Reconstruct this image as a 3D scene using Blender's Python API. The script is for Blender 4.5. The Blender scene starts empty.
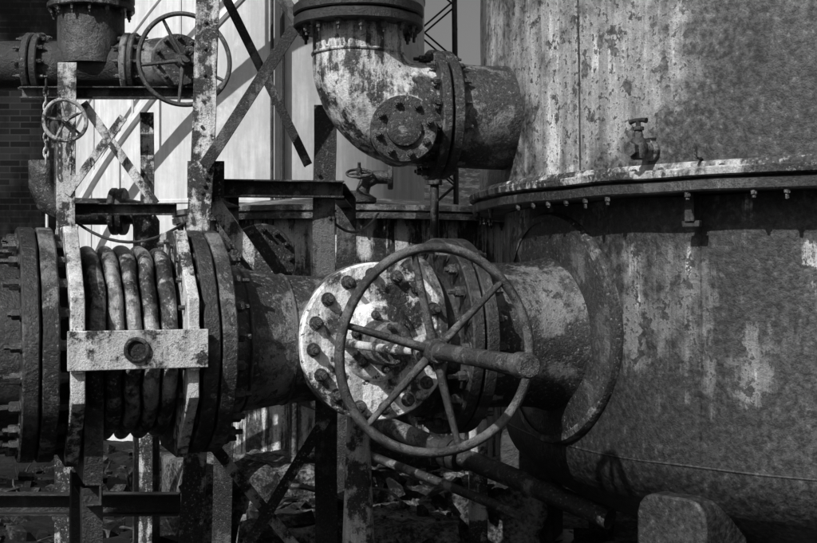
import bpy, bmesh, math, random
from mathutils import Vector, Matrix, noise
random.seed(7)
V=Vector
sc=bpy.context.scene
sc.view_settings.view_transform='Standard'
sc.view_settings.look='None'
sc.view_settings.exposure=0
EZ=1.8   # datum for pipe heights

# ------------------------------------------------------------ materials
def newmat(name):
    m=bpy.data.materials.new(name); m.use_nodes=True
    nt=m.node_tree
    return m,nt,nt.nodes['Principled BSDF']
class G:
    def __init__(s,nt):
        s.nt=nt
        s.tc=nt.nodes.new('ShaderNodeTexCoord')
    def link(s,a,b): s.nt.links.new(a,b)
    def val(s,sock,v):
        if isinstance(v,(int,float)): sock.default_value=v
        else: s.link(v,sock)
    def m(s,op,a,b=0.0,clamp=False):
        n=s.nt.nodes.new('ShaderNodeMath'); n.operation=op; n.use_clamp=clamp
        s.val(n.inputs[0],a); s.val(n.inputs[1],b); return n.outputs[0]
    def map(s,sx,sy,sz,off=(0,0,0)):
        n=s.nt.nodes.new('ShaderNodeMapping')
        n.inputs['Scale'].default_value=(sx,sy,sz); n.inputs['Location'].default_value=off
        s.link(s.tc.outputs['Object'],n.inputs['Vector']); return n.outputs[0]
    def noise(s,vec,scale,detail=8,rough=.6,dist=0.0):
        n=s.nt.nodes.new('ShaderNodeTexNoise')
        n.inputs['Scale'].default_value=scale; n.inputs['Detail'].default_value=detail
        n.inputs['Roughness'].default_value=rough; n.inputs['Distortion'].default_value=dist
        s.link(vec,n.inputs['Vector']); return n.outputs[0]
    def rng(s,v,a,b,c=0.0,d=1.0):
        n=s.nt.nodes.new('ShaderNodeMapRange'); n.interpolation_type='SMOOTHSTEP'
        s.val(n.inputs['Value'],v)
        n.inputs['From Min'].default_value=a; n.inputs['From Max'].default_value=b
        n.inputs['To Min'].default_value=c; n.inputs['To Max'].default_value=d
        return n.outputs[0]
    def mix(s,f,a,b):
        inv=s.m('SUBTRACT',1.0,f)
        return s.m('ADD',s.m('MULTIPLY',a,inv),s.m('MULTIPLY',b,f))

def peel(name,paint,rust,amount,scale=4,rough=.6,bump=.35,streak=0.0,speck=.5,spec=.5,off=0,edge=.012,crust=.35,bias=(),metal=0,flake=1,rem=1,var=1,pale=None,fine=8,drip=11,pit=0,spots=None):
    """old paint flaking from corroded steel; amount = share of rust.
    bias: (axis, from, to, gain) - rust share raised along an axis; on the tank also painted darkening
    pale: (value, threshold, bias) - top layer of limewash left in patches
    spots: (scale, threshold) - crisp lifted flakes"""
    m,nt,bs=newmat(name); g=G(nt)
    v=g.map(1,1,1,(off,off*.7,0)); vs=g.map(1,1,.09,(off,0,0))
    big=g.noise(v,scale*.3,3,.55)
    A=g.noise(v,scale,9,.7,.15)
    F=g.noise(v,scale*fine,6,.72)
    FF=g.noise(v,190,2,.6)
    S=g.noise(vs,drip,6,.7)
    sep=nt.nodes.new('ShaderNodeSeparateXYZ'); g.link(g.tc.outputs['Object'],sep.inputs[0])
    base=g.m('ADD',g.m('MULTIPLY',A,.6),g.m('MULTIPLY',big,.4))
    if streak>0:
        base=g.m('ADD',g.m('MULTIPLY',base,1-streak),g.m('MULTIPLY',S,streak))
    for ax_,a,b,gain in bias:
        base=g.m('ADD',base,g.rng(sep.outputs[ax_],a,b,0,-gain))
    th=.5+(amount-.5)*.34
    mask=g.rng(base,th-edge,th+edge,1,0)
    primer=g.rng(base,th+edge*.5,th+edge*3.2,1,0)
    fl=g.rng(F,.57,.60,0,1)
    mask2=g.m('MAXIMUM',mask,g.m('MULTIPLY',fl,g.rng(base,th,th+.13,.95*speck*flake,.12*speck)))
    pv=g.m('MULTIPLY',paint,g.rng(F,.25,.75,1-.4*var,1+.2*var))
    pv=g.m('MULTIPLY',pv,g.rng(S,.3,.7,1-.5*var,1+.25*var))
    if pale:
        pb=g.m('ADD',g.m('MULTIPLY',big,.35),g.m('ADD',g.m('MULTIPLY',S,.4),g.m('MULTIPLY',A,.25)))
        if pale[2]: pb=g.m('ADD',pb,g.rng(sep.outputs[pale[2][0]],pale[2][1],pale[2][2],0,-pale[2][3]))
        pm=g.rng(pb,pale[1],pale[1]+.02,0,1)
        pv=g.mix(pm,pv,g.m('MULTIPLY',pale[0],g.rng(F,.3,.7,.8,1.1)))
    pv=g.m('MULTIPLY',pv,g.m('SUBTRACT',1.0,g.m('MULTIPLY',primer,.42)))
    if pit: mask2=g.m('MAXIMUM',mask2,g.rng(F,.565,.585,0,pit))
    if spots:
        Pn=g.noise(v,spots[0],7,.66,.1)
        nb_=g.m('ADD',g.m('MULTIPLY',Pn,.8),g.m('MULTIPLY',big,.2))
        mask2=g.m('MAXIMUM',mask2,g.rng(nb_,spots[1],spots[1]+.008,0,.95))
    rv=g.m('MULTIPLY',rust,g.rng(F,.38,.62,2.5,.35))
    rv=g.m('MULTIPLY',rv,g.rng(big,.35,.65,.6,1.5))
    col=g.mix(mask2,pv,rv)
    col=g.m('MULTIPLY',col,g.rng(FF,.3,.7,1-.18*var,1+.16*var))
    if rem>0:
        rm=g.m('MULTIPLY',g.rng(F,.385,.365,0,1),mask2)
        col=g.m('ADD',col,g.m('MULTIPLY',rm,min(.4,paint*1.1)*speck*rem))
    g.link(col,bs.inputs['Base Color'])
    r_=g.mix(mask2,rough*.8,min(1,rough*1.3))
    g.link(g.m('MULTIPLY',r_,g.rng(A,.35,.65,.8,1.2)),bs.inputs['Roughness'])
    bs.inputs['Specular IOR Level'].default_value=spec
    bs.inputs['Metallic'].default_value=metal
    h=g.m('ADD',g.m('MULTIPLY',A,-.5),g.m('ADD',g.m('MULTIPLY',F,crust*2.4),g.m('MULTIPLY',FF,.10)))
    b=nt.nodes.new('ShaderNodeBump'); b.inputs['Strength'].default_value=min(1,bump*2.2)
    b.inputs['Distance'].default_value=.011
    g.link(h,b.inputs['Height']); g.link(b.outputs[0],bs.inputs['Normal'])
    return m

M={}
M['tank_low'] =peel('weathered_shaded_tank_shell',.16,.016,.50,2.3,.40,.4,.22,.8,.5,3,.012,bias=[(2,EZ-.30,EZ-1.0,.12),(0,1.0,2.4,.06)],rem=.3,pale=(.44,.540,(2,EZ+.1,EZ-.75,.09)),fine=14,drip=7,pit=.85,spots=(9,.555))  # rust gain toward the right paints in darkening; also heavier toward the bottom
M['tank_up']  =peel('weathered_shaded_tank_upper',.38,.035,.37,2.1,.42,.4,.10,.9,.5,11,.02,bias=[(0,.7,2.2,.24),(2,EZ+.72,EZ+.48,.05)],rem=.2,pale=(.58,.545,(0,.7,2.0,.12)),fine=15,drip=8,pit=.85,spots=(10,.572))  # rust gain and pale loss toward the right paint in edge darkening
M['flangeT']  =peel('tank_flange_paint',.50,.03,.54,7,.38,.4,.2,.8,.5,2)
M['pale']     =peel('pale_flaking_paint',.66,.022,.46,11,.42,.45,.1,1.0,.5,5)
M['disc']     =peel('bonnet_pale_paint',.84,.025,.43,7,.40,.4,.05,.8,.5,9,pale=(.9,.5,None),spots=(22,.60))
M['elbow']    =peel('elbow_paint',.60,.025,.46,6,.38,.4,.3,.9,.5,8,spots=(18,.585))
M['rust']     =peel('rusted_pipe',.085,.010,.58,6,.34,.5,.1,.9,.65,4)
M['rustmid']  =peel('rusted_pipe_mid',.20,.013,.56,7,.36,.5,.15,1.0,.6,6,spots=(20,.58))
M['bellow']   =peel('bellows_steel',.36,.018,.50,8,.26,.35,.1,.9,.7,16,metal=.45)
M['dark']     =peel('dark_corroded_iron',.045,.006,.6,8,.36,.55,.1,.7,.6,1)
M['bolt']     =peel('greasy_bolt',.07,.010,.5,18,.30,.3,0,.5,.7,1)
M['wheel']    =peel('handwheel_iron',.14,.022,.50,18,.30,.35,0,.7,.6,7)
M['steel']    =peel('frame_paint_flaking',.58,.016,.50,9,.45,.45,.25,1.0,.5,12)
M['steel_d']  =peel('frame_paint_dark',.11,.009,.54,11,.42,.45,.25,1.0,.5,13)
M['white']    =peel('white_tank_paint',.92,.6,.14,1.0,.6,.1,.3,.15,.3,2,.12,var=.25,rem=0)
M['bgvessel'] =peel('background_vessel',.55,.025,.49,4,.5,.4,.5,.9,.4,21,rem=.3)
M['stem']     =peel('greased_stem',.10,.016,.5,14,.27,.35,0,.6,.7,3)
def simple(name,lo,hi,scale,rough=.9,bump=.5,dist=.02,scale2=40,a=.35,b_=.65):
    m,nt,bs=newmat(name); g=G(nt)
    v=g.map(1,1,1); A=g.noise(v,scale,6,.65,.2); B=g.noise(v,scale2,4,.7)
    t=g.m('ADD',g.m('MULTIPLY',A,.6),g.m('MULTIPLY',B,.4))
    g.link(g.rng(t,a,b_,lo,hi),bs.inputs['Base Color'])
    bs.inputs['Roughness'].default_value=rough; bs.inputs['Specular IOR Level'].default_value=.25
    b=nt.nodes.new('ShaderNodeBump'); b.inputs['Strength'].default_value=bump; b.inputs['Distance'].default_value=dist
    g.link(t,b.inputs['Height']); g.link(b.outputs[0],bs.inputs['Normal']); return m
M['ground']=simple('cinder_soil',.002,.024,2.6,.95,1,.05,26,.46,.72)
M['concrete']=simple('old_concrete',.012,.26,3.2,.9,.9,.03,38,.43,.66)
M['stone']=simple('broken_rubble',.004,.13,5,.9,.6,.01,60,.46,.72)
M['bark']=simple('bark',.03,.08,8,.9,.5)
M['leaf']=simple('leaves',.03,.09,3,.7,.1)
M['weed']=simple('weeds',.01,.04,6,.7,.1)
M['dark_in']=simple('window_glass_dirty',.006,.02,6,.25,.1)
def brickmat():
    m,nt,bs=newmat('shaded_brick'); g=G(nt)
    sep=nt.nodes.new('ShaderNodeSeparateXYZ'); com=nt.nodes.new('ShaderNodeCombineXYZ')
    g.link(g.tc.outputs['Object'],sep.inputs[0]); g.link(g.m('ADD',sep.outputs[0],sep.outputs[1]),com.inputs[0]); g.link(sep.outputs[2],com.inputs[1])
    b=nt.nodes.new('ShaderNodeTexBrick'); g.link(com.outputs[0],b.inputs['Vector'])
    b.inputs['Scale'].default_value=1; b.inputs['Brick Width'].default_value=.25; b.inputs['Row Height'].default_value=.077
    b.inputs['Mortar Size'].default_value=.007; b.inputs['Bias'].default_value=-.3
    b.inputs['Color1'].default_value=(.004,)*3+(1,); b.inputs['Color2'].default_value=(.018,)*3+(1,); b.inputs['Mortar'].default_value=(.016,)*3+(1,)  # brick tones darkened in place of shade over the left background
    bw=nt.nodes.new('ShaderNodeRGBToBW'); g.link(b.outputs['Color'],bw.inputs[0])
    n=g.noise(g.map(1,1,.5),1.1,8,.68)
    g.link(g.m('MULTIPLY',bw.outputs[0],g.rng(n,.38,.64,.1,1.8)),bs.inputs['Base Color'])
    bs.inputs['Roughness'].default_value=.9; bs.inputs['Specular IOR Level'].default_value=.08
    bp=nt.nodes.new('ShaderNodeBump'); bp.inputs['Strength'].default_value=.5; bp.inputs['Distance'].default_value=.01; bp.invert=True
    g.link(bw.outputs[0],bp.inputs['Height']); g.link(bp.outputs[0],bs.inputs['Normal']); return m
M['brick']=brickmat()

# ------------------------------------------------------------ geometry helpers
def basis(ax):
    ax=V(ax).normalized()
    up=V((0,0,1)) if abs(ax.z)<.95 else V((1,0,0))
    e2=ax.cross(up).normalized(); e1=e2.cross(ax).normalized()
    return ax,e1,e2
def lathe(prof,o,ax,n=64,ph=0.0):
    o=V(o); ax,e1,e2=basis(ax); vs=[];fs=[];prev=None
    for t,r in prof:
        if r<1e-6:
            ring=[len(vs)]; vs.append(o+ax*t)
        else:
            ring=list(range(len(vs),len(vs)+n))
            for i in range(n):
                a=2*math.pi*i/n+ph; vs.append(o+ax*t+(e1*math.cos(a)+e2*math.sin(a))*r)
        if prev:
            if len(prev)==1 and len(ring)>1:
                for i in range(n): fs.append((prev[0],ring[i],ring[(i+1)%n]))
            elif len(ring)==1 and len(prev)>1:
                for i in range(n): fs.append((prev[i],ring[0],prev[(i+1)%n]))
            elif len(ring)>1:
                for i in range(n): fs.append((prev[i],ring[i],ring[(i+1)%n],prev[(i+1)%n]))
        prev=ring
    return vs,fs
def fineprof(prof,step=.08):
    out=[prof[0]]
    for (a,b),(c,d) in zip(prof,prof[1:]):
        k=max(1,int(math.hypot(c-a,d-b)/step))
        for i in range(1,k+1): out.append((a+(c-a)*i/k,b+(d-b)*i/k))
    return out
def wobble(geo,amp,sc_):
    """plates are never truly round: push verts in and out with low-frequency noise"""
    vs,fs=geo; out=[]
    for v in vs:
        v=V(v); out.append(v+V((noise.noise(v*sc_),noise.noise(v*sc_+V((7,1,3))),noise.noise(v*sc_+V((2,9,5)))))*amp)
    return out,fs
def disc(o,ax,t0,t1,R,rin=0,n=72,ch=.007,ph=0):
    g=lathe([(t0,rin),(t0,R-ch),(t0+ch,R),(t1-ch,R),(t1,R-ch),(t1,rin)],o,ax,n,ph)
    return wobble(g,.004,7) if R>.3 else g
def bolts(o,ax,t,R,n,s,h,ph=0.0,skip=()):
    out=[]; o=V(o); ax,e1,e2=basis(ax)
    sg=1 if h>0 else -1; h=abs(h); A=ax*sg
    for i in range(n):
        if i in skip: continue
        a=2*math.pi*i/n+ph; hh=h*random.uniform(.9,1.15); stud=random.uniform(1.25,1.9)
        p=o+ax*t+(e1*math.cos(a)+e2*math.sin(a))*R
        tilt=(A+V((random.uniform(-.03,.03),random.uniform(-.03,.03),random.uniform(-.03,.03)))).normalized()
        out.append(lathe([(-h*.1,s*1.3),(h*.18,s*1.25),(h*.18,0)],p,A,14))
        out.append(lathe([(h*.18,s),(hh*.85,s),(hh,s*.82),(hh,s*.5),(hh*stud,s*.48),(hh*(stud+.05),0)],p,tilt,6,random.random()*6))
    return out
def sweep(path,r,n=16,caps=True):
    path=[V(p) for p in path]; m=len(path)
    rs=r if isinstance(r,(list,tuple)) else [r]*m
    vs=[];fs=[]; e1=None
    for i,p in enumerate(path):
        if i==0: t=path[1]-p
        elif i==m-1: t=p-path[i-1]
        else: t=(path[i+1]-p).normalized()+(p-path[i-1]).normalized()
        t.normalize()
        if e1 is None: _,e1,e2=basis(t)
        else:
            e1=(e1-t*e1.dot(t)).normalized()
        e2=t.cross(e1)
        for k in range(n):
            a=2*math.pi*k/n; vs.append(p+(e1*math.cos(a)+e2*math.sin(a))*rs[i])
    for i in range(m-1):
        for k in range(n):
            fs.append((i*n+k,i*n+(k+1)%n,(i+1)*n+(k+1)%n,(i+1)*n+k))
    if caps:
        fs.append(tuple(range(n-1,-1,-1))); fs.append(tuple((m-1)*n+k for k in range(n)))
    return vs,fs
def torus(o,ax,R,r,n=72,k=14,wob=0):
    o=V(o); ax,e1,e2=basis(ax); vs=[];fs=[]
    for i in range(n):
        a=2*math.pi*i/n; d=e1*math.cos(a)+e2*math.sin(a)
        RR=R+wob*math.sin(3*a+1); oo=ax*wob*math.sin(2*a)
        for j in range(k):
            b=2*math.pi*j/k; vs.append(o+oo+d*(RR+r*math.cos(b))+ax*r*math.sin(b))
    for i in range(n):
        for j in range(k):
            fs.append((i*k+j,i*k+(j+1)%k,((i+1)%n)*k+(j+1)%k,((i+1)%n)*k+j))
    return vs,fs
def prism(poly,p,q,xd,segs=1,wob=0):
    p=V(p);q=V(q);t=(q-p).normalized(); x=V(xd); x=(x-t*x.dot(t)).normalized(); y=t.cross(x)
    n=len(poly); vs=[];fs=[]
    for s in range(segs+1):
        c=p.lerp(q,s/segs)
        if wob and 0<s<segs: c=c+V((noise.noise(c*1.7),noise.noise(c*1.7+V((5,0,0))),0))*wob
        for a,b in poly: vs.append(c+x*a+y*b)
    for s in range(segs):
        for i in range(n):
            fs.append((s*n+i,s*n+(i+1)%n,(s+1)*n+(i+1)%n,(s+1)*n+i))
    fs.append(tuple(range(n-1,-1,-1))); fs.append(tuple(segs*n+i for i in range(n)))
    return vs,fs
def Lsec(w,t): return [(-w/2,-w/2),(w/2,-w/2),(w/2,-w/2+t),(-w/2+t,-w/2+t),(-w/2+t,w/2),(-w/2,w/2)]
def Csec(w,h,t): return [(-h/2,-w/2),(h/2,-w/2),(h/2,w/2),(h/2-t,w/2),(h/2-t,-w/2+t),(-h/2+t,-w/2+t),(-h/2+t,w/2),(-h/2,w/2)]
def rect(a,b): return [(-a/2,-b/2),(a/2,-b/2),(a/2,b/2),(-a/2,b/2)]
def box(c,s,xd=(1,0,0)):
    c=V(c); return prism(rect(s[0],s[1]),c-V((0,0,s[2]/2)),c+V((0,0,s[2]/2)),xd)
def rivets(p,q,n,nrm,s=.011):
    out=[]
    for i in range(n):
        c=V(p).lerp(V(q),(i+.5)/n)
        out.append(lathe([(0,s),(s*.5,s*.85),(s*.8,s*.4),(s*.85,0)],c,nrm,8))
    return out

class Obj:
    def __init__(s,name):
        s.name=name; s.parts=[]
        s.e=bpy.data.objects.new(name,None); s.e.empty_display_size=.2
        sc.collection.objects.link(s.e)
    def part(s,name,mat,geos,bevel=0,angle=38,flat=False):
        vs=[];fs=[]
        if isinstance(geos,tuple): geos=[geos]
        for v,f in geos:
            k=len(vs); vs+= [tuple(a) for a in v]; fs+=[tuple(i+k for i in ff) for ff in f]
        me=bpy.data.meshes.new(name); me.from_pydata(vs,[],fs); me.validate(); me.update()
        if not flat:
            bm=bmesh.new(); bm.from_mesh(me); bmesh.ops.recalc_face_normals(bm,faces=bm.faces); bm.to_mesh(me); bm.free()
            me.polygons.foreach_set('use_smooth',[True]*len(me.polygons))
            me.set_sharp_from_angle(angle=math.radians(angle))
        me.materials.append(M[mat])
        ob=bpy.data.objects.new(name,me); sc.collection.objects.link(ob)
        if bevel:
            b=ob.modifiers.new('bev','BEVEL'); b.width=bevel; b.segments=2; b.limit_method='ANGLE'; b.angle_limit=math.radians(40)
        s.parts.append(ob); return ob
    def done(s,loc=None):
        if loc is None:
            lo=V((1e9,)*3);hi=V((-1e9,)*3)
            for ob in s.parts:
                for v in ob.data.vertices:
                    for i in range(3):
                        lo[i]=min(lo[i],v.co[i]);hi[i]=max(hi[i],v.co[i])
            loc=(lo+hi)/2; loc.z=lo.z
        s.e.location=loc
        for ob in s.parts:
            ob.parent=s.e; ob.matrix_parent_inverse=Matrix.Translation(-V(loc))
        return s

def handwheel(o,ax,R,r,nsp,ph,hub,dish=.05,wob=.004,sr=.014):
    o=V(o); axn,e1,e2=basis(ax); g=[torus(o,ax,R,r,96,14,wob)]
    for i in range(nsp):
        a=ph+2*math.pi*i/nsp; d=e1*math.cos(a)+e2*math.sin(a)
        pts=[];rr=[]
        for k in range(7):
            f=k/6; pts.append(o+d*(hub*.7+(R-hub*.7)*f)-axn*dish*(math.cos(f*math.pi/2)))
            rr.append(sr*(1.35-.45*f))
        g.append(sweep(pts,rr,10))
    g.append(lathe([(-dish-.04,0),(-dish-.04,hub*.9),(-dish-.03,hub),(-dish+.03,hub),(-dish+.04,hub*.85),(-dish+.04,hub*.6),(-dish+.08,hub*.6),(-dish+.08,0)],o,ax,24))
    return g

# ------------------------------------------------------------ main pipeline
dd=V((.934,.358,0)).normalized(); bb=V((.358,-.934,0)).normalized()
P0=V((-.27,-.02,EZ-.33))
def A(u): return P0+dd*u
o=Obj('gas_pipe')
o.part('shell','rust',wobble(lathe(fineprof([(-4.2,0),(-4.2,.385),(-1.60,.385)]),P0,dd,96),.006,3))
o.part('weld_bead','rust',[torus(A(-1.82),dd,.386,.010,96,8),torus(A(-2.9),dd,.386,.010,96,8)])
o.part('end_flange','rust',[disc(P0,dd,-1.605,-1.535,.53,.3)])
o.part('flange_bolts','bolt',bolts(P0,dd,-1.605,.475,22,.026,-.045,.1))
o.done()
o=Obj('bellows_expansion_joint')
o.part('flange','rustmid',[disc(P0,dd,-1.525,-1.455,.53,.3)])
o.part('collar','rust',lathe([(-1.46,.40),(-1.33,.385),(-1.31,.36)],P0,dd,96))
o.part('tie_plate','pale',[disc(P0,dd,-1.415,-1.355,.575,.34,n=8,ch=.004,ph=.39)],bevel=.004)
prof=[(-1.345,.37)]
nc=5; u0=-1.335; pitch=.079
for i in range(nc):
    c=u0+pitch*(i+.5)
    for k in range(15):
        a=math.pi*k/14; prof.append((c-math.cos(a)*pitch*.43,.40+math.sin(a)*.030+(0.014 if 0<k<14 else 0)))
    if i<nc-1: prof.append((c+pitch*.46,.37)); prof.append((c+pitch*.5,.352)); prof.append((c+pitch*.54,.37))
prof.append((-.935,.37))
o.part('bellows','bellow',wobble(lathe(prof,P0,dd,120),.014,5))
o.part('tie_plate_inner','pale',[disc(P0,dd,-.925,-.875,.56,.34,n=8,ch=.004,ph=.39)],bevel=.004)
o.part('outlet_collar','rust',lathe([(-.90,.37),(-.80,.385)],P0,dd,96))
o.part('outlet_flange','rust',[disc(P0,dd,-.855,-.785,.525,.3)])
o.part('flange_bolts','bolt',bolts(P0,dd,-1.455,.475,22,.026,.04,.1)+bolts(P0,dd,-.855,.47,22,.026,-.05,.05))
bars=[];pins=[]
for sgn in (1,-1):
    nb=bb*sgn
    c0=A(-1.43)+nb*.548; c1=A(-.845)+nb*.548
    bars.append(prism(rect(.024,.165),c0,c1,nb))
    for u in (-1.385,-.90):
        bars.append(prism(rect(.10,.19),A(u-.02)+nb*.50,A(u+.02)+nb*.50,nb))
    pc=A(-1.15)+nb*.560
    pins.append(torus(pc+nb*.004,nb,.045,.010,32,8)); pins.append(lathe([(0,.036),(.003,.034),(.003,0)],pc,nb,28))
o.part('hinge_bars','pale',bars,bevel=.004)
o.part('hinge_pins','steel_d',pins)
o.done()
o=Obj('reducer_pipe')
o.part('flange','rustmid',[disc(P0,dd,-.775,-.705,.525,.3)])
o.part('cone','rustmid',wobble(lathe(fineprof([(-.71,.385),(-.66,.37),(-.60,.345),(-.40,.315),(-.15,.30)],.03),P0,dd,96),.006,4))
o.part('weld_bead','rust',[torus(A(-.60),dd,.345,.009,80,8),torus(A(-.38),dd,.313,.009,80,8)])
o.part('flange_bolts','bolt',bolts(P0,dd,-.705,.47,22,.026,.045,.05))
o.done()
# gate valve
D=V((-.144,-.35,EZ-.33))
o=Obj('gate_valve')
o.part('body','rust',[lathe([(-.20,.30),(-.12,.32),(0,.345),(.2,.345),(.33,.33),(.45,.33)],P0,dd,80),
     lathe([(-.60,0),(-.60,.24),(-.54,.30),(-.30,.31),(-.13,.30)],D,bb,64)])
o.part('bonnet_flange_back','rustmid',[disc(D,bb,-.125,-.068,.375,.1,96)])
o.part('bonnet_cover','disc',[disc(D,bb,-.060,0,.375,0,96,.008), lathe([(0,.19),(.02,.18),(.035,.155),(.035,0)],D,bb,48)])
o.part('bonnet_bolts','bolt',bolts(D,bb,0,.318,16,.026,.034,.1)+bolts(D,bb,-.125,.318,16,.026,-.04,.1))
o.part('gland','rustmid',[lathe([(.03,.11),(.08,.095),(.10,.065),(.17,.065),(.17,.10),(.20,.10),(.21,.09),(.21,.045),(.25,.045),(.25,0)],D,bb,32)])
o.part('gland_bolts','bolt',bolts(D,bb,.035,.13,6,.017,.03,.2)+bolts(D,bb,.205,.08,4,.013,.03,.2))
yk=[]
for s in (-1,1):
    yk.append(sweep([D+dd*s*.175+bb*.03,D+dd*s*.17+bb*.30,D+dd*s*.14+bb*.52,D+dd*s*.06+bb*.62],[.022,.019,.019,.024],12))
yk.append(lathe([(.58,0),(.58,.06),(.60,.065),(.66,.065),(.67,.055),(.67,0)],D,bb,28))
o.part('yoke','steel',yk)
o.part('handwheel','wheel',handwheel(D+bb*.73,bb,.425,.021,6,math.radians(14),.055,.02,.005,.015))
stp=[(.2,.03),(.68,.03),(.69,.034),(.80,.034)]
t_=.80
while t_<1.42: stp+=[(t_+.003,.0355),(t_+.009,.0355),(t_+.012,.0335),(t_+.014,.0335)]; t_+=.014
stp+=[(1.44,.036),(1.50,.036),(1.50,.046),(1.575,.045),(1.583,.038),(1.583,0)]
o.part('stem','stem',lathe(stp,D,bb,28))
o.part('flange','rust',[disc(P0,dd,.43,.495,.50,.3)])
o.part('inner_rib_flange','rustmid',[disc(P0,dd,.30,.345,.40,.3)])
o.part('flange_bolts','bolt',bolts(P0,dd,.43,.445,20,.026,-.045,.08))
o.done()
# tank
RL,RU,RF=2.45,2.60,2.67
TC=V((3.039,1.248,0))
o=Obj('process_tank')
lp=[(EZ+.35,RL),(EZ-.90,RL)]
for k in range(1,23):
    a=math.pi/2*k/22; lp.append((EZ-.90-.72*math.sin(a),RL*math.cos(a) if k<22 else 0))
o.part('lower_shell','tank_low',wobble(lathe(fineprof(lp),TC,(0,0,1),240),.014,1.9))
up=[(EZ+.46,RU),(EZ+1.2,RU),(EZ+3.0,RU)]
for k in range(1,10):
    a=math.pi/2*k/9; up.append((EZ+3.0+.7*math.sin(a),RU*math.cos(a) if k<9 else 0))
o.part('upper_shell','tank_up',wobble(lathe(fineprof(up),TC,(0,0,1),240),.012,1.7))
o.part('flange_upper','flangeT',[wobble(lathe([(EZ+.418,2.0),(EZ+.418,RF-.012),(EZ+.424,RF-.004),(EZ+.452,RF),(EZ+.46,RF-.008),(EZ+.46,2.2)],TC,(0,0,1),240),.006,3),
    lathe([(EZ+.46,RU+.02),(EZ+.475,RU+.018),(EZ+.49,RU+.004),(EZ+.49,RU-.02)],TC,(0,0,1),200)])
o.part('flange_lower','rust',[wobble(lathe([(EZ+.405,2.0),(EZ+.405,RF-.03),(EZ+.40,RF-.022),(EZ+.36,RF-.022),(EZ+.352,RF-.03),(EZ+.352,2.0)],TC,(0,0,1),240),.006,3)])
o.part('gasket','dark',lathe([(EZ+.404,RF-.05),(EZ+.419,RF-.05)],TC,(0,0,1),200))
bl=[]
for i in range(110):
    a=2*math.pi*i/110+.02+random.uniform(-.004,.004); c=TC+V((math.cos(a),math.sin(a),0))*(RF-.045)
    if c.y>2.2 : continue
    if random.random()<.8: bl.append(lathe([(0,.013),(.008,.013),(.012,.008),(.012,0)],c+V((0,0,EZ+.46)),(0,0,1),8,i))
    if random.random()<.85: 
        hh=random.uniform(.7,1.5); bl.append(lathe([(0,.015),(.02,.015),(.024,.009),(.033*hh,.009),(.033*hh,0)],c+V((0,0,EZ+.352)),(0,0,-1),6,i))
o.part('flange_bolts','bolt',bl)
wl=[torus(TC+V((0,0,EZ-.90)),(0,0,1),RL-.003,.007,200,6)]
def onT(ang,R,z): return V((TC.x+R*math.cos(ang),TC.y+R*math.sin(ang),z))
for ang in (math.radians(226),math.radians(300)):
    wl.append(sweep([onT(ang,RL-.002,EZ-.9+1.25*k/12) for k in range(13)],.006,6))
wl.append(sweep([onT(math.radians(212),RU-.002,EZ+.5+2*k/12) for k in range(13)],.005,6))
o.part('weld_seams','tank_low',[wobble(w_,.012,1.9) for w_ in wl])
def saddle(R,z0,ang0,r0,r1,nr=8,nt=96,edge=.03):
    vs=[];fs=[]
    rr=[(r0+(r1-r0)*i/nr,edge) for i in range(nr+1)]+[(r1+.012,edge*.6),(r1+.014,-.01)]
    for r,e in rr:
        for k in range(nt):
            a=2*math.pi*k/nt; s=r*math.cos(a); z=r*math.sin(a)
            ph=math.asin(max(-1,min(1,s/R)))
            vs.append(onT(ang0+ph,R+e,z0+z))
    for i in range(len(rr)-1):
        for k in range(nt):
            fs.append((i*nt+k,i*nt+(k+1)%nt,(i+1)*nt+(k+1)%nt,(i+1)*nt+k))
    return vs,fs
angp=math.atan2(-.358,-.934)
o.part('nozzle_pad','rust',[saddle(RL,EZ-.30,angp,.30,.585)])
o.part('pad_rim','rustmid',[saddle(RL,EZ-.30,angp,.565,.60,2,96,.036)])
o.part('nozzle','rustmid',[wobble(lathe(fineprof([(.51,.3),(.575,.375),(.9,.375),(1.0,.385),(1.08,.41),(1.20,.47)],.04),P0,dd,96),.006,4)])
o.part('nozzle_flange','rust',[disc(P0,dd,.505,.57,.50,.3)])
o.part('nozzle_bolts','bolt',bolts(P0,dd,.57,.445,20,.026,.045,.08))
# upper nozzle
d2=V((.97,.242,0)).normalized(); S=V((.491,.603,EZ+.847))
o.part('upper_nozzle','rustmid',[wobble(lathe(fineprof([(-.55,.30),(-.20,.29),(-.1,.285),(.04,.283),(.29,.28)],.04),S,-d2,72),.006,4)])
o.part('upper_nozzle_flange','rustmid',[disc(S,-d2,.285,.338,.345,.2)])
o.part('upper_nozzle_bolts','bolt',bolts(S,-d2,.285,.308,16,.019,-.03,.1))
lg=[]
for ang in [angp+math.radians(x) for x in (22,82,142,202,262,322)]:
    n=V((math.cos(ang),math.sin(ang),0)); t=V((-n.y,n.x,0))
    c=TC+n*(RL+.0)
    poly=[(-.19,0),(.19,0),(.19,.66),(.175,.71),(.145,.745),(.10,.76),(-.10,.76),(-.145,.745),(-.175,.71),(-.19,.66)]
    vs=[]
    for off in (-.30,.05):
        for a,b in poly: vs.append(c+n*off+t*a+V((0,0,b)))
    m=len(poly); fs=[tuple(range(m)),tuple(range(2*m-1,m-1,-1))]+[(i,(i+1)%m,m+(i+1)%m,m+i) for i in range(m)]
    lg.append((vs,fs))
    lg.append(box((c+n*-.12)+V((0,0,.03)),(.6,.5,.06),n))
o.part('support_legs','tank_low',lg,bevel=.012)
cl=onT(math.radians(226),RL+.08,EZ+.29)
n_=(cl-TC); n_.z=0; n_.normalize()
o.part('flange_clip','dark',[box(cl,(.05,.05,.13),n_),box(cl+V((0,0,-.075)),(.03,.09,.03),n_)],bevel=.004)
o.done()
o=Obj('drain_cock')
ca=math.atan2(-.672,-.74)
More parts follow.
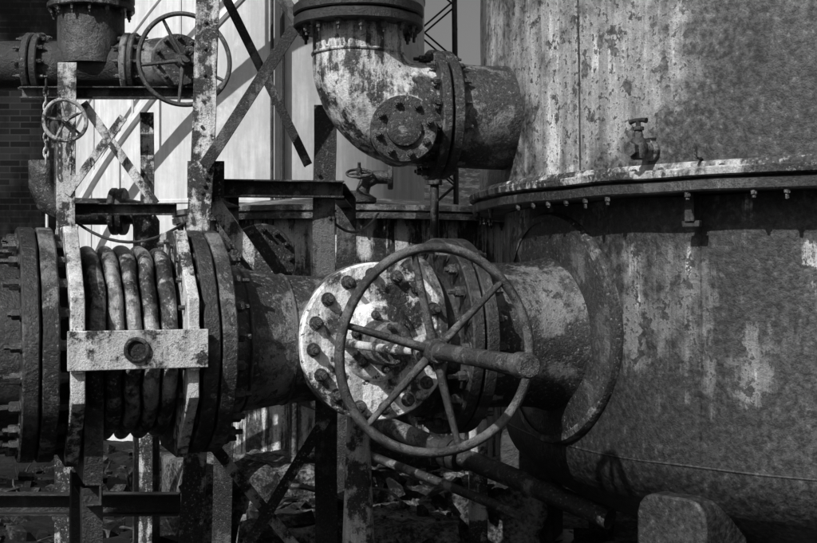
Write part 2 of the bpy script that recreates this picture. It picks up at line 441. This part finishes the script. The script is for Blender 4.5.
cn=V((math.cos(ca),math.sin(ca),0)); cp=onT(ca,RU,EZ+.555); ct=V((-cn.y,cn.x,0))
o.part('boss','rustmid',[lathe([(-.02,.05),(.02,.05),(.03,.036),(.07,.034),(.07,.0)],cp,cn,24)])
o.part('body','rust',[lathe([(-.05,0),(-.05,.024),(-.042,.034),(.0,.042),(.04,.034),(.055,.022),(.085,.018),(.085,.026),(.10,.026),(.10,0)],cp+cn*.10,(0,0,1),24),
    lathe([(-.04,.02),(.03,.034),(.045,.034),(.05,0)],cp+cn*.12,cn+V((0,0,-.1)),6)])
o.part('tee_handle','dark',[sweep([cp+cn*.10+V((0,0,.09)),cp+cn*.10+V((0,0,.125))],.011,10),
    sweep([cp+cn*.10+ct*-.045+V((0,0,.125)),cp+cn*.10+ct*-.02+V((0,0,.13)),cp+cn*.10+ct*.02+V((0,0,.13)),cp+cn*.10+ct*.045+V((0,0,.125))],[.013,.010,.010,.013],10)])
o.part('side_pin','steel',[sweep([onT(ca+.10,RU-.01,EZ+.50),onT(ca+.10,RU+.05,EZ+.50),onT(ca+.10,RU+.055,EZ+.55)],.007,8)])
o.done()

# ------------------------------------------------------------ upper elbow
E=V((-.269,.413,EZ+.847))
o=Obj('pipe_elbow')
Rb=.31
pth=[E+V((0,0,.46)),E+V((0,0,.38))]
for k in range(0,19):
    a=math.pi/2*k/18
    pth.append(E+V((0,0,Rb))+d2*Rb*(1-math.cos(a))+V((0,0,-Rb*math.sin(a))))
L=(S-d2*.40-E).dot(d2)
pth.append(E+d2*max(L,.33))
rr=[.242,.242]+[.242+.035*min(1,i/14) for i in range(len(pth)-2)]
o.part('bend','elbow',[wobble(sweep(pth,rr,72),.010,5)])
o.part('collar_weld','elbow',[torus(E+V((0,0,.31)),(0,0,1),.243,.009,72,8)])
o.part('end_flange','rustmid',[disc(S,-d2,.352,.405,.35,.2)])
o.part('end_bolts','bolt',bolts(S,-d2,.405,.31,16,.021,.034,.1))
o.part('top_flange','dark',[disc(E,(0,0,1),.445,.50,.345,.15),disc(E,(0,0,1),.508,.565,.35,.15)])
o.part('top_bolts','bolt',bolts(E,(0,0,1),.445,.30,16,.018,-.035,.1)+bolts(E,(0,0,1),.565,.30,16,.018,.035,.1))
o.part('riser','dark',[lathe([(.56,.25),(1.6,.25)],E,(0,0,1),64)])
Bc=V((-.023,.06,EZ+.722)); bx=V((.07,-.997,.0)).normalized()
o.part('stub','elbow',[lathe([(-.40,.16),(-.10,.13),(-.04,.13)],Bc,bx,40)])
o.part('stub_flange','rust',[disc(Bc,bx,-.085,-.048,.17,.05,48,.004)])
o.part('blind_flange','rustmid',[disc(Bc,bx,-.038,0,.17,0,48,.005),lathe([(0,.09),(.020,.088),(.026,.075),(.026,0)],Bc,bx,40)])
o.part('blind_bolts','bolt',bolts(Bc,bx,0,.132,8,.018,.028,.25))
o.done()

# ------------------------------------------------------------ steel frame (middle)
o=Obj('steel_trestle')
w=.125
o.part('post_left','steel',[prism(Lsec(w,.014),(-1.17,.45,0),(-1.045,.45,EZ+2.3),(1,0,0),14,.014)],bevel=.003)
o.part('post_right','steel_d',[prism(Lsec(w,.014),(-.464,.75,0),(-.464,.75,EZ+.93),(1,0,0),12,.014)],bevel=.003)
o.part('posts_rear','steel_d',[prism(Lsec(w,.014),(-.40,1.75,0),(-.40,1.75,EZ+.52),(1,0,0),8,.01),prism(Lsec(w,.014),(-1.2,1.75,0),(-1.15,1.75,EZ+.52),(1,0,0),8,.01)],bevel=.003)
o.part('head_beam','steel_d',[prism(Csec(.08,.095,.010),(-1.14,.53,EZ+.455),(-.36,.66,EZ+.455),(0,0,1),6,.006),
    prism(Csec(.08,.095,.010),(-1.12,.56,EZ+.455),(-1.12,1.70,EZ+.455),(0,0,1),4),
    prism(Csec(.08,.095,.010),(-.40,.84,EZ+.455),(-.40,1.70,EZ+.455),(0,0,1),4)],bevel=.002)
br=[prism(Lsec(.065,.009),(-.583,.40,EZ+1.325),(-1.083,.40,EZ+.56),(0,1,0),6,.010),
    prism(Lsec(.065,.009),(-1.20,.40,EZ+2.26),(-.583,.40,EZ+1.325),(0,1,0),6,.010),
    prism(Lsec(.05,.008),(-1.15,.66,EZ+1.80),(-.560,.72,EZ+.595),(0,1,0),6,.010)]
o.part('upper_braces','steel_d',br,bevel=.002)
o.part('gusset','steel',[prism(rect(.012,.20),(-1.10,.515,EZ+.40),(-1.10,.515,EZ+.60),(0,1,0))],bevel=.002)
o.part('mid_brace','steel',[prism(Lsec(.085,.010),(-1.094,.62,EZ+.42),(-.70,.62,EZ-.14),(0,1,0),5,.008)],bevel=.002)
o.part('lower_braces','steel',[prism(Lsec(.06,.009),(-.42,.62,EZ-.75),(-1.03,.52,.06),(0,1,0),5,.008),
    prism(Lsec(.06,.009),(-1.16,.585,EZ-.84),(-.50,.645,.12),(0,1,0),5,.008)],bevel=.002)
o.part('tie_lower','steel_d',[prism(Lsec(.07,.009),(-1.16,.52,EZ-.60),(-.40,.68,EZ-.60),(0,0,1),4,.006)],bevel=.002)
rv=rivets((-1.10,.375,EZ+.40),(-1.06,.375,EZ+.56),4,(0,-1,0),.012)+rivets((-.50,.68,EZ+.34),(-.50,.68,EZ+.57),4,(0,-1,0),.012)
for z0,z1 in((.3,.9),(EZ+.7,EZ+1.4)):
    rv+=rivets((-1.15+.06*z0/3,.385,z0),(-1.13+.05*z1/3,.385,z1),5,(0,-1,0),.010)
o.part('rivets','steel_d',rv)
o.part('base_plates','rust',[box((-1.17,.45,.02),(.28,.28,.03)),box((-.464,.75,.02),(.28,.28,.03))],bevel=.004)
o.done()
def stand(name,u,top,wid=.5):
    o=Obj(name); c=A(u)
    gs=[]
    for s in (-1,1):
        b=c+bb*s*wid/2
        gs.append(prism(Lsec(.09,.010),(b.x,b.y,0),(b.x,b.y,top),dd,4,.008))
    gs.append(prism(Csec(.07,.10,.01),V((c.x,c.y,top-.02))-bb*(wid/2+.1),V((c.x,c.y,top-.02))+bb*(wid/2+.1),(0,0,1)))
    gs.append(prism(Lsec(.05,.008),V((c.x,c.y,.15))-bb*wid/2,V((c.x,c.y,top-.1))+bb*wid/2,dd))
    o.part('frame','dark',gs,bevel=.002)
    pts=[]
    for k in range(13):
        a=math.pi*(1.15+.7*k/12); pts.append((math.cos(a)*.40,math.sin(a)*.40))
    vs=[]
    for off in(-.04,.04):
        for x,z in pts: vs.append(c+bb*x+V((0,0,z))+dd*off)
        for x,z in reversed(pts): vs.append(V((c.x,c.y,top+.028))+bb*x*.9+dd*off)
    m=len(pts)*2
    fs=[tuple(range(m)),tuple(range(2*m-1,m-1,-1))]+[(i,(i+1)%m,m+(i+1)%m,m+i) for i in range(m)]
    o.part('saddle','rust',(vs,fs)); o.done()
stand('pipe_stand',-2.1,EZ-.86)
stand('pipe_stand',-1.30,EZ-.95,.45)
o=Obj('valve_pedestal')
vp=V((-.255,.10,0))
o.part('cone','pale',[lathe([(.36,.085),(.39,.083),(EZ-.33-.37,.055),(EZ-.33-.33,.055)],vp,(0,0,1),16)],bevel=.004)
o.part('foot','concrete',[box((vp.x,vp.y,.18),(.4,.4,.36))],bevel=.02)
o.done()

# ------------------------------------------------------------ upper left pipes
o=Obj('overhead_pipe')
zz=EZ+1.25
q=V((0,1.3,zz)); ax=V((1,0,0))
o.part('pipe','dark',[lathe([(-6.5,.15),(-1.82,.15)],q,ax,48)])
o.part('riser','rust',[sweep([(-1.93,1.3,zz),(-1.93,1.3,zz+.3),(-1.93,1.3,zz+2)],.20,40)])
o.part('flanges','rustmid',[disc(q,ax,-2.31,-2.265,.20,.1,48),disc(q,ax,-2.255,-2.21,.20,.1,48),disc(q,ax,-1.72,-1.68,.20,.1,48),
    disc((-1.93,1.3,zz),(0,0,1),.33,.37,.26,.1,48),disc((-1.93,1.3,zz),(0,0,1),.38,.42,.26,.1,48)])
o.part('bolts','bolt',bolts(q,ax,-2.21,.172,12,.014,.03)+bolts(q,ax,-1.72,.172,12,.014,-.03)+bolts(q,ax,-2.31,.172,12,.014,-.03)+bolts((-1.93,1.3,zz),(0,0,1),.33,.23,14,.014,-.03))
o.part('neck','dark',[lathe([(-1.82,.15),(-1.68,.15)],q,ax,40)])
o.part('drop_leg','rustmid',[sweep([(-2.10,1.3,zz-.1),(-2.10,1.3,zz-.50)],.07,20),sweep([(-2.32,1.6,zz-.55),(-2.32,1.6,zz-.70),(-2.28,1.6,zz-.80),(-2.18,1.6,zz-.86),(-2.05,1.6,zz-.87),(-1.86,1.6,zz-.87)],.085,24),
    disc((-1.86,1.6,zz-.87),(1,0,0),-.02,.02,.15,0,32),disc((-1.81,1.6,zz-.87),(1,0,0),-.02,.02,.15,0,32),sweep([(-1.8,1.6,zz-.87),(-1.70,1.6,zz-.88),(-1.66,1.6,zz-.95),(-1.66,1.6,.0)],.085,24)])
o.done()
o=Obj('overhead_gate_valve')
vc=V((-1.44,1.3,zz))
o.part('body','rustmid',[lathe([(-.23,.10),(-.20,.15),(-.08,.17),(.08,.17),(.20,.15),(.23,.1)],vc,ax,40),
  lathe([(0,.14),(.16,.11),(.19,.11)],vc,bb,32),disc(vc,bb,.18,.205,.155,0,40),disc(vc,bb,.21,.235,.155,0,40)])
o.part('end_flanges','rust',[disc(vc,ax,-.235,-.20,.20,.05,48),disc(vc,ax,.20,.235,.20,.0,48)])
o.part('bolts','bolt',bolts(vc,bb,.235,.13,10,.013,.022)+bolts(vc,ax,-.20,.172,12,.014,.028))
o.part('stem','stem',[lathe([(.23,.035),(.30,.03),(.30,.016),(.62,.016),(.62,0)],vc,bb,16)])
o.part('handwheel','wheel',handwheel(vc+bb*.42+V((0,0,-.03)),bb,.262,.014,5,.5,.04,.02,.003,.010))
o.done()
o=Obj('small_valve')
wc=V((-1.975,.9,EZ+.87))
o.part('handwheel','pale',handwheel(wc,bb,.118,.012,5,.2,.022,.01,.002,.008))
o.part('stem','rustmid',[lathe([(-.36,.05),(-.20,.045),(-.18,.03),(-.10,.03),(-.10,.012),(.03,.012),(.03,0)],wc,bb,16)])
o.part('body','dark',[lathe([(-.10,.03),(-.06,.06),(.06,.06),(.10,.03)],wc-bb*.38,(0,0,1),20),sweep([wc-bb*.38+V((0,0,.38)),wc-bb*.38-V((0,0,.45))],.032,14)])
o.done()
def chain(name,p,n,s=.035):
    o=Obj(name); g=[]
    p=V(p)
    for i in range(n):
        c=p-V((0,0,i*s*1.25)); xd=V((1,.2,0)) if i%2 else V((.2,-1,0))
        pts=[c+xd.normalized()*math.cos(a)*s*.38+V((0,0,1))*math.sin(a)*s*.85 for a in [2*math.pi*k/12 for k in range(12)]]
        vs,fs=sweep(pts+[pts[0]],s*.17,6,False); g.append((vs,fs))
    o.part('links','pale',g); o.done()
chain('hanging_chain',(-2.09,.92,EZ+1.08),11)
chain('hanging_chain',(-1.93,.86,EZ+.76),5)
o=Obj('steel_trestle')
o.part('posts','steel',[prism(Lsec(.11,.012),(-2.01,1.05,0),(-1.99,1.05,EZ+1.22),(1,0,0),8,.010),
   prism(Lsec(.085,.011),(-1.62,1.42,0),(-1.61,1.42,EZ+.98),(1,0,0),8,.010)],bevel=.003)
o.part('beams','steel_d',[prism(Csec(.06,.07,.009),(-2.06,1.12,EZ+.37),(-1.38,1.12,EZ+.37),(0,0,1),4,.004),
   prism(Csec(.06,.07,.009),(-2.3,1.12,EZ+1.06),(-1.2,1.12,EZ+1.06),(0,0,1),4,.004)],bevel=.002)
o.part('braces','steel',[prism(rect(.05,.012),(-1.99,.99,EZ+.45),(-1.66,.99,EZ+.90),(1,0,0),3,.003),
   prism(Lsec(.055,.008),(-1.93,1.14,EZ+1.0),(-1.50,1.14,EZ+.40),(0,1,0),3,.003)],bevel=.002)
o.part('lower_beam','dark',[prism(Csec(.08,.12,.01),(-3.4,.55,EZ-1.27),(-1.25,.55,EZ-1.27),(0,0,1),5,.008)],bevel=.002)
o.done()
def sag(p,q,s,n=14): 
    p=V(p);q=V(q); return [p.lerp(q,k/n)+V((0,0,-s*4*(k/n)*(1-k/n))) for k in range(n+1)]
o=Obj('slack_cable')
o.part('cables','dark',[sweep(sag((-1.98,1.12,EZ+.30),(-1.12,.60,EZ+.36),.16),.009,8),
  sweep(sag((-.44,.68,EZ+.30),(-.20,1.9,EZ+.38),.10),.008,8)]); o.done()
o=Obj('conduit_run')
o.part('pipes','rustmid',[sweep([(-2.6,2.2,EZ-.62),(-1.0,2.2,EZ-.62),(-.3,2.2,EZ-.60),(.4,2.2,EZ-.60)],.045,16),sweep([(-1.42,1.9,.1),(-1.42,1.9,EZ+.1),(-1.40,1.9,EZ+.18),(-1.3,1.9,EZ+.22),(-.9,1.95,EZ+.22)],.035,14),
  sweep([(-.78,2.15,.2),(-.78,2.15,EZ-.1)],.03,12)])
o.part('clamps','dark',[disc((-1.0,2.2,EZ-.62),(1,0,0),-.03,.03,.07,0,20),disc((-1.42,1.9,EZ-.4),(0,0,1),-.02,.02,.06,0,20)]); o.done()

# ------------------------------------------------------------ background
o=Obj('settling_tank')
C2=V((-.50,3.95,0)); R2=1.32
o.part('shell','bgvessel',[lathe([(.35,R2),(EZ+.40,R2)],C2,(0,0,1),120)])
o.part('rim','rustmid',[lathe([(EZ+.38,R2),(EZ+.38,R2+.11),(EZ+.42,R2+.115),(EZ+.425,R2+.09),(EZ+.435,R2+.09),(EZ+.44,R2+.115),(EZ+.48,R2+.11),(EZ+.48,R2-.02),(EZ+.56,.8),(EZ+.60,0)],C2,(0,0,1),120)])
o.part('rim_bolts','bolt',[g for g in bolts(C2+V((0,0,EZ)),(0,0,1),.38,R2+.06,52,.018,-.04)])
o.part('base','concrete',[lathe([(0,R2+.2),(.36,R2+.2),(.36,0)],C2,(0,0,1),48)])
o.done()
o=Obj('vent_valve')
c=V((-.33,2.65,EZ+.42))
o.part('pipe','rust',[sweep([c,c+V((0,0,.16)),c+V((.02,0,.22)),c+V((.09,0,.26)),c+V((.2,0,.26))],.05,16),disc(c+V((.2,0,.26)),(1,0,0),-.02,.02,.09,0,24)])
o.part('body','dark',[lathe([(.05,.05),(.08,.10),(.11,.10),(.14,.05)],c,(0,0,1),20)])
o.part('handwheel','rust',handwheel(c+V((-.02,-.1,.28)),(0,-.4,1),.09,.01,4,.3,.02,.0,.001,.007)); o.done()
o=Obj('vent_pipe')
o.part('pipe','rustmid',[sweep([(.165,1.6,EZ-1.0),(.165,1.6,EZ+.55)],.028,14),lathe([(0,.05),(.03,.05),(.03,0)],(.165,1.6,EZ+.55),(0,0,1),12)]); o.done()
o=Obj('white_storage_tank')
C3=V((-1.88,8.4,0)); R3=2.07
pf=[(0,R3),(2.5,R3),(2.51,R3+.012),(2.54,R3+.012),(2.55,R3),(5.0,R3),(5.01,R3+.012),(5.04,R3+.012),(5.05,R3),(8.5,R3),(8.9,1.2),(9.0,0)]
o.part('shell','white',[lathe(pf,C3,(0,0,1),120)])
def onc(C,R,ang,z): return V((C.x+R*math.cos(ang),C.y+R*math.sin(ang),z))
a0=math.radians(-90+13)
o.part('conduits','dark',[sweep([onc(C3,R3+.05,a0,.2),onc(C3,R3+.05,a0,8.4)],.018,8),sweep([onc(C3,R3+.05,a0+.05,.2),onc(C3,R3+.05,a0+.05,8.4)],.025,8)])
hp=[]
for k in range(26):
    a=math.radians(-150+4.2*k); hp.append(onc(C3,R3+.35,a,1.6+k*.19))
o.part('stair_stringer','white',[sweep(hp,.05,8),sweep([p+V((0,0,.9)) for p in hp],.02,8)]+[sweep([p,p+V((0,0,.9))],.015,6) for p in hp[::3]])
o.done()
o=Obj('white_warehouse')
hx0,hx1,hy,hh=-.2,9.0,16.0,3.0
o.part('walls','white',[box(((hx0+hx1)/2,hy+3,hh/2),(hx1-hx0,6,hh))])
o.part('roof','steel_d',[prism([(-.15,0),(6.15,0),(6.15,.08),(3,1.0),(-.15,.08)],(hx0-.2,hy,hh),(hx1+.2,hy,hh),(0,1,0))])
o.part('doors','steel_d',[box((2.2,hy-.03,1.1),(1.6,.05,2.2)),box((6.2,hy-.03,1.1),(1.6,.05,2.2))]); o.done()
o=Obj('lattice_mast')
ms=[]; mc=V((.42,11.0,0)); mh=9.5; mw=.28
for sx_ in(-1,1):
    for sy_ in(-1,1): ms.append(sweep([mc+V((sx_*mw,sy_*mw,0)),mc+V((sx_*mw*.7,sy_*mw*.7,mh))],.03,6))
for k in range(22):
    z0=k*mh/22; z1=(k+1)*mh/22
    for sy_ in(-1,1):
        s0=1 if k%2 else -1
        ms.append(sweep([mc+V((s0*mw*.9,sy_*mw*.9,z0)),mc+V((-s0*mw*.9,sy_*mw*.9,z1))],.014,5))
        ms.append(sweep([mc+V((sy_*mw*.9,s0*mw*.9,z0)),mc+V((sy_*mw*.9,-s0*mw*.9,z1))],.014,5))
o.part('legs_and_lacing','dark',ms); o.done()
o=Obj('brick_factory_building')
x0,x1,y0,H=-14,-4.1,8.6,7.5
wins=[(x,z) for x in (-12.6,-10.4,-8.2,-6.0) for z in (1.2,4.4)]
gs=[]
ww,wh=1.1,1.8
xs=[x0]
for x in (-12.6,-10.4,-8.2,-6.0): xs+=[x-ww/2,x+ww/2]
xs.append(x1)
for i in range(len(xs)-1):
    a,b=xs[i],xs[i+1]
    if i%2==0: gs.append(box(((a+b)/2,y0+.2,H/2),(b-a,.4,H)))
    else:
        for za,zb in((0,1.2),(3.0,4.4),(6.2,H)): gs.append(box(((a+b)/2,y0+.2,(za+zb)/2),(b-a-.001,.396,zb-za)))
gs.append(box((x1-.2,y0+4.4,H/2),(.4,7.99,H))); gs.append(box((x0+.2,y0+4.4,H/2),(.4,7.99,H)))
o.part('walls','brick',gs)
gw=[];fr=[]
for x,z in wins:
    gw.append(box((x,y0+.25,z+wh/2),(ww,.02,wh)))
    for k in range(4): fr.append(box((x-ww/2+.03+k*(ww-.06)/3,y0+.22,z+wh/2),(.045,.04,wh)))
    for k in range(5): fr.append(box((x,y0+.212,z+.03+k*(wh-.06)/4),(ww,.03,.04)))
    fr.append(box((x,y0-.02,z-.05),(ww+.2,.2,.1)))
o.part('windows','dark_in',gw); o.part('window_frames','steel_d',fr)
o.part('roof','dark',[box(((x0+x1)/2,y0+4.2,H+.12),(x1-x0+.5,9.0,.24))])
o.done()
o=Obj('brick_wall')
o.part('wall','brick',[box((6,13.2,.85),(22,.35,1.7))]); o.part('coping','concrete',[box((6,13.2,1.75),(22.1,.45,.1))],bevel=.01); o.done()

def axis_pts(lo,hi,step,far):
    a=[];x=lo
    while x<=hi+1e-6: a.append(x); x+=step
    s=step; x=hi
    while x<far: s*=1.45; x+=s; a.append(x)
    s=step; x=lo
    while x>-far: s*=1.45; x-=s; a.insert(0,x)
    return a
gx=axis_pts(-5,5,.08,400); gy=axis_pts(-2,9,.08,400)
def gh(x,y):
    d=max(0,min(1,(12-max(abs(x),abs(y-2)))/5))
    p=V((x,y,0))
    return (noise.fractal(p*1.1,1.0,2.0,4)*.07+noise.fractal(p*5,1.0,2.0,4)*.035)*d
vs=[(x,y,gh(x,y)) for y in gy for x in gx]; nx=len(gx)
fs=[(j*nx+i,j*nx+i+1,(j+1)*nx+i+1,(j+1)*nx+i) for j in range(len(gy)-1) for i in range(nx-1)]
o=Obj('ground'); o.part('soil','ground',(vs,fs)); o.done(V((0,0,0)))
def slab(name,c,s,rot=0,rough=.03):
    o=Obj(name); nx_,ny_=max(2,int(s[0]/.04)),max(2,int(s[1]/.04)); vs=[];fs=[]
    cr,sr_=math.cos(rot),math.sin(rot)
    def P(i,j,z):
        x=-s[0]/2+s[0]*i/nx_; y=-s[1]/2+s[1]*j/ny_
        p=V((c[0]+x*cr-y*sr_,c[1]+x*sr_+y*cr,z))
        e=noise.fractal(p*3,1.0,2.0,5)*rough+noise.fractal(p*12,1.0,2.0,3)*rough*.3
        ed=min(i,j,nx_-i,ny_-j)
        if ed<2: e-=abs(noise.fractal(p*5+V((3,1,0)),1,2,3))*rough*(3.2 if ed==0 else 1.5)
        off=V((noise.noise(p*4)*rough,noise.noise(p*4+V((9,0,0)))*rough,0))*1.5 if ed==0 else V((0,0,0))
        return p+off+V((0,0,e))
    top={}
    for j in range(ny_+1):
        for i in range(nx_+1): top[i,j]=len(vs); vs.append(P(i,j,s[2]))
    for j in range(ny_):
        for i in range(nx_): fs.append((top[i,j],top[i+1,j],top[i+1,j+1],top[i,j+1]))
    loop=[(i,0) for i in range(nx_+1)]+[(nx_,j) for j in range(1,ny_+1)]+[(i,ny_) for i in range(nx_-1,-1,-1)]+[(0,j) for j in range(ny_-1,0,-1)]
    prev=[top[k] for k in loop]
    for lv in range(1,7):
        z=s[2]*(1-lv/6)-.05*(lv==6); cur=[]
        for k in loop:
            b=V(vs[top[k]]); d=(b-V((c[0],c[1],b.z))).normalized()*noise.fractal(V((b.x*5,b.y*5,z*8)),1,2,3)*rough*1.2
            cur.append(len(vs)); vs.append(V((b.x,b.y,z))+d)
        for i in range(len(loop)): fs.append((prev[i],prev[(i+1)%len(loop)],cur[(i+1)%len(loop)],cur[i]))
        prev=cur
    o.part('block','concrete',(vs,fs),angle=30); o.done()
slab('concrete_foundation',(-.35,1.15,0),(1.25,.9,.34),.05,.04)
slab('concrete_foundation',(.25,2.0,0),(1.3,.8,.42),-.1,.05)
slab('concrete_foundation',(-1.05,2.25,0),(.9,.9,.50),.1,.06)
slab('concrete_foundation',(2.8,1.15,0),(3.6,3.2,.06),0,.02)
o=Obj('ground_pipe')
o.part('pipes','rustmid',[sweep([(-.9,2.6,.95),(-.1,1.65,.80),(.60,1.0,.60),(1.1,.55,.45)],.06,20),sweep([(-.6,1.9,.72),(.1,1.25,.56),(.65,.75,.42)],.028,14)])
o.part('couplings','dark',[disc((.25,1.32,.70),(.70,-.65,-.2),-.03,.03,.10,0,24),disc((.30,1.27,.688),(.70,-.65,-.2),-.03,.03,.10,0,24)])
o.done()
o=Obj('marker_post')
o.part('post','pale',[box((.42,1.25,.6),(.11,.11,1.2))],bevel=.01); o.done()
o=Obj('flanged_branch')
fc=V((-.88,1.25,EZ+.08))
o.part('flange','rustmid',[disc(fc,(.5,-.85,.1),-.03,.02,.21,0,40),disc(fc,(.5,-.85,.1),-.09,-.04,.21,0,40)])
o.part('bolts','bolt',bolts(fc,(.5,-.85,.1),.02,.17,12,.016,.03))
o.part('pipe','dark',[sweep([fc-V((.5,-.85,.1))*.08,fc-V((.5,-.85,.1))*.5,fc-V((.5,-.85,.6))*.9],.14,28)]); o.done()
o=Obj('scrap_metal'); g=[]
for i in range(40):
    x=random.uniform(-3.2,.9); y=random.uniform(.5,3.2); a=random.random()*6.28; l=random.uniform(.2,.8)
    z=gh(x,y)+.02+(.36 if (-.9<x<.2 and .8<y<1.5) else 0)
    p=V((x,y,z)); d=V((math.cos(a),math.sin(a),random.uniform(0,.25)))
    pts=[p+d*l*t+V((noise.noise(p+V((t,0,0)))*.1,noise.noise(p+V((0,t,3)))*.1,abs(math.sin(t*3))*.03)) for t in (0,.25,.5,.75,1)]
    g.append(sweep(pts,random.choice((.006,.010,.018)),8))
o.part('rods','rust',g); o.done(V((0,1,0)))
o=Obj('rubble'); g=[]
for i in range(1100):
    x=random.uniform(-3.4,1.3); y=random.uniform(.1,6.0)
    s=random.choice((.012,.018,.025,.035,.05,.08))*random.uniform(.7,1.3)
    z=gh(x,y)
    if -.95<x<.25 and .75<y<1.55: z=.34
    elif -.35<x<.85 and 1.65<y<2.35: z=.42
    z+=s*.2
    a0_,b0_=random.random()*6,random.random()*6
    pts=[(-1,-1,-1),(1,-1,-1),(1,1,-1),(-1,1,-1),(-1,-1,1),(1,-1,1),(1,1,1),(-1,1,1)]
    R_=Matrix.Rotation(a0_,3,'Z')@Matrix.Rotation(b0_,3,'X')
    sx,sy,sz=random.uniform(.7,1.4),random.uniform(.6,1.1),random.uniform(.4,.8)
    vs=[R_@V((p[0]*sx,p[1]*sy,p[2]*sz))*s*random.uniform(.6,1.05)+V((x,y,z)) for p in pts]
    g.append((vs,[(0,3,2,1),(4,5,6,7),(0,1,5,4),(1,2,6,5),(2,3,7,6),(3,0,4,7)]))
o.part('stones','stone',g,flat=True); o.done(V((0,2,0)))
o=Obj('weeds'); g=[]
for i in range(45):
    x=random.uniform(-4.5,1.2); y=random.uniform(3.5,9)
    if (V((x,y,0))-V((C2.x,C2.y,0))).length<1.55: continue
    for k in range(10):
        a=random.random()*6.28; h=random.uniform(.06,.20); l=random.uniform(.03,.14)
        d=V((math.cos(a),math.sin(a),0)); t=V((-d.y,d.x,0))*.006
        b=V((x,y,gh(x,y)-.01))+d*random.uniform(0,.05)
        vs=[b-t,b+t,b+d*l*.4+V((0,0,h*.6))+t*.8,b+d*l*.4+V((0,0,h*.6))-t*.8,b+d*l+V((0,0,h))]
        g.append((vs,[(0,1,2,3),(3,2,4)]))
o.part('blades','weed',g,flat=True); o.done(V((0,2,0)))

def tree(name,base,H,seed,leaves=2600):
    rnd=random.Random(seed); o=Obj(name); br=[];tips=[]
    def grow(p,d,l,r,lv):
        pts=[p];rs=[r]; q=p
        for k in range(4):
            d=(d+V((rnd.uniform(-.2,.2),rnd.uniform(-.2,.2),rnd.uniform(-.05,.15)))).normalized()
            q=q+d*l/4; pts.append(q); rs.append(r*(1-.13*(k+1)))
        br.append(sweep(pts,rs,6 if lv>1 else 10))
        if lv>=2: tips.extend(pts[2:])
        if lv<4:
            for k in range(3 if lv else 5):
                a=rnd.random()*6.28; dn=(d*rnd.uniform(.5,1)+V((math.cos(a),math.sin(a),rnd.uniform(0,.5)))*.8).normalized()
                s=pts[rnd.choice((2,3,4))]
                grow(s,dn,l*rnd.uniform(.55,.75),r*.5,lv+1)
    grow(V(base),V((0,0,1)),H*.42,H*.022,0)
    o.part('trunk_and_limbs','bark',br)
    vs=[];fs=[]
    for i in range(leaves):
        c=rnd.choice(tips)+V((rnd.gauss(0,.22),rnd.gauss(0,.22),rnd.gauss(0,.2)))
        s=rnd.uniform(.04,.09); u=V((rnd.gauss(0,1),rnd.gauss(0,1),rnd.gauss(0,1))).normalized(); w_=u.orthogonal().normalized()
        k=len(vs); vs+=[c-u*s,c+w_*s*.6,c+u*s,c-w_*s*.6]; fs.append((k,k+1,k+2,k+3))
    o.part('leaves','leaf',(vs,fs),flat=True); o.done()
tree('deciduous_tree',(-6.5,20,0),10,8)
tree('deciduous_tree',(12.5,17,0),8,11)

# ------------------------------------------------------------ light, sky, camera
el=math.radians(41); sd=V((-.60,-.80,0)).normalized()
sv=V((sd.x*math.cos(el),sd.y*math.cos(el),math.sin(el)))
sun=bpy.data.lights.new('sun','SUN'); sun.energy=5.0; sun.angle=math.radians(.8); sun.color=(1,1,1)
so=bpy.data.objects.new('sun',sun); sc.collection.objects.link(so); so.location=(-6,-8,9)
so.rotation_euler=(-sv).to_track_quat('-Z','Y').to_euler()
w=bpy.data.worlds.new('World'); sc.world=w; w.use_nodes=True
nt=w.node_tree; bg=nt.nodes['Background']
sky=nt.nodes.new('ShaderNodeTexSky'); sky.sky_type='NISHITA'; sky.sun_disc=False
sky.sun_elevation=el; sky.sun_rotation=math.atan2(sd.x,sd.y)
sky.dust_density=4; sky.air_density=1.5
bw=nt.nodes.new('ShaderNodeRGBToBW'); nt.links.new(sky.outputs[0],bw.inputs[0]); nt.links.new(bw.outputs[0],bg.inputs[0])
bg.inputs[1].default_value=.06
cam=bpy.data.cameras.new('camera'); cam.lens=52.88; cam.sensor_width=36; cam.clip_end=1500
co=bpy.data.objects.new('camera',cam); sc.collection.objects.link(co)
co.location=(0,-6,EZ); co.rotation_euler=(math.radians(90),0,0)
sc.camera=co
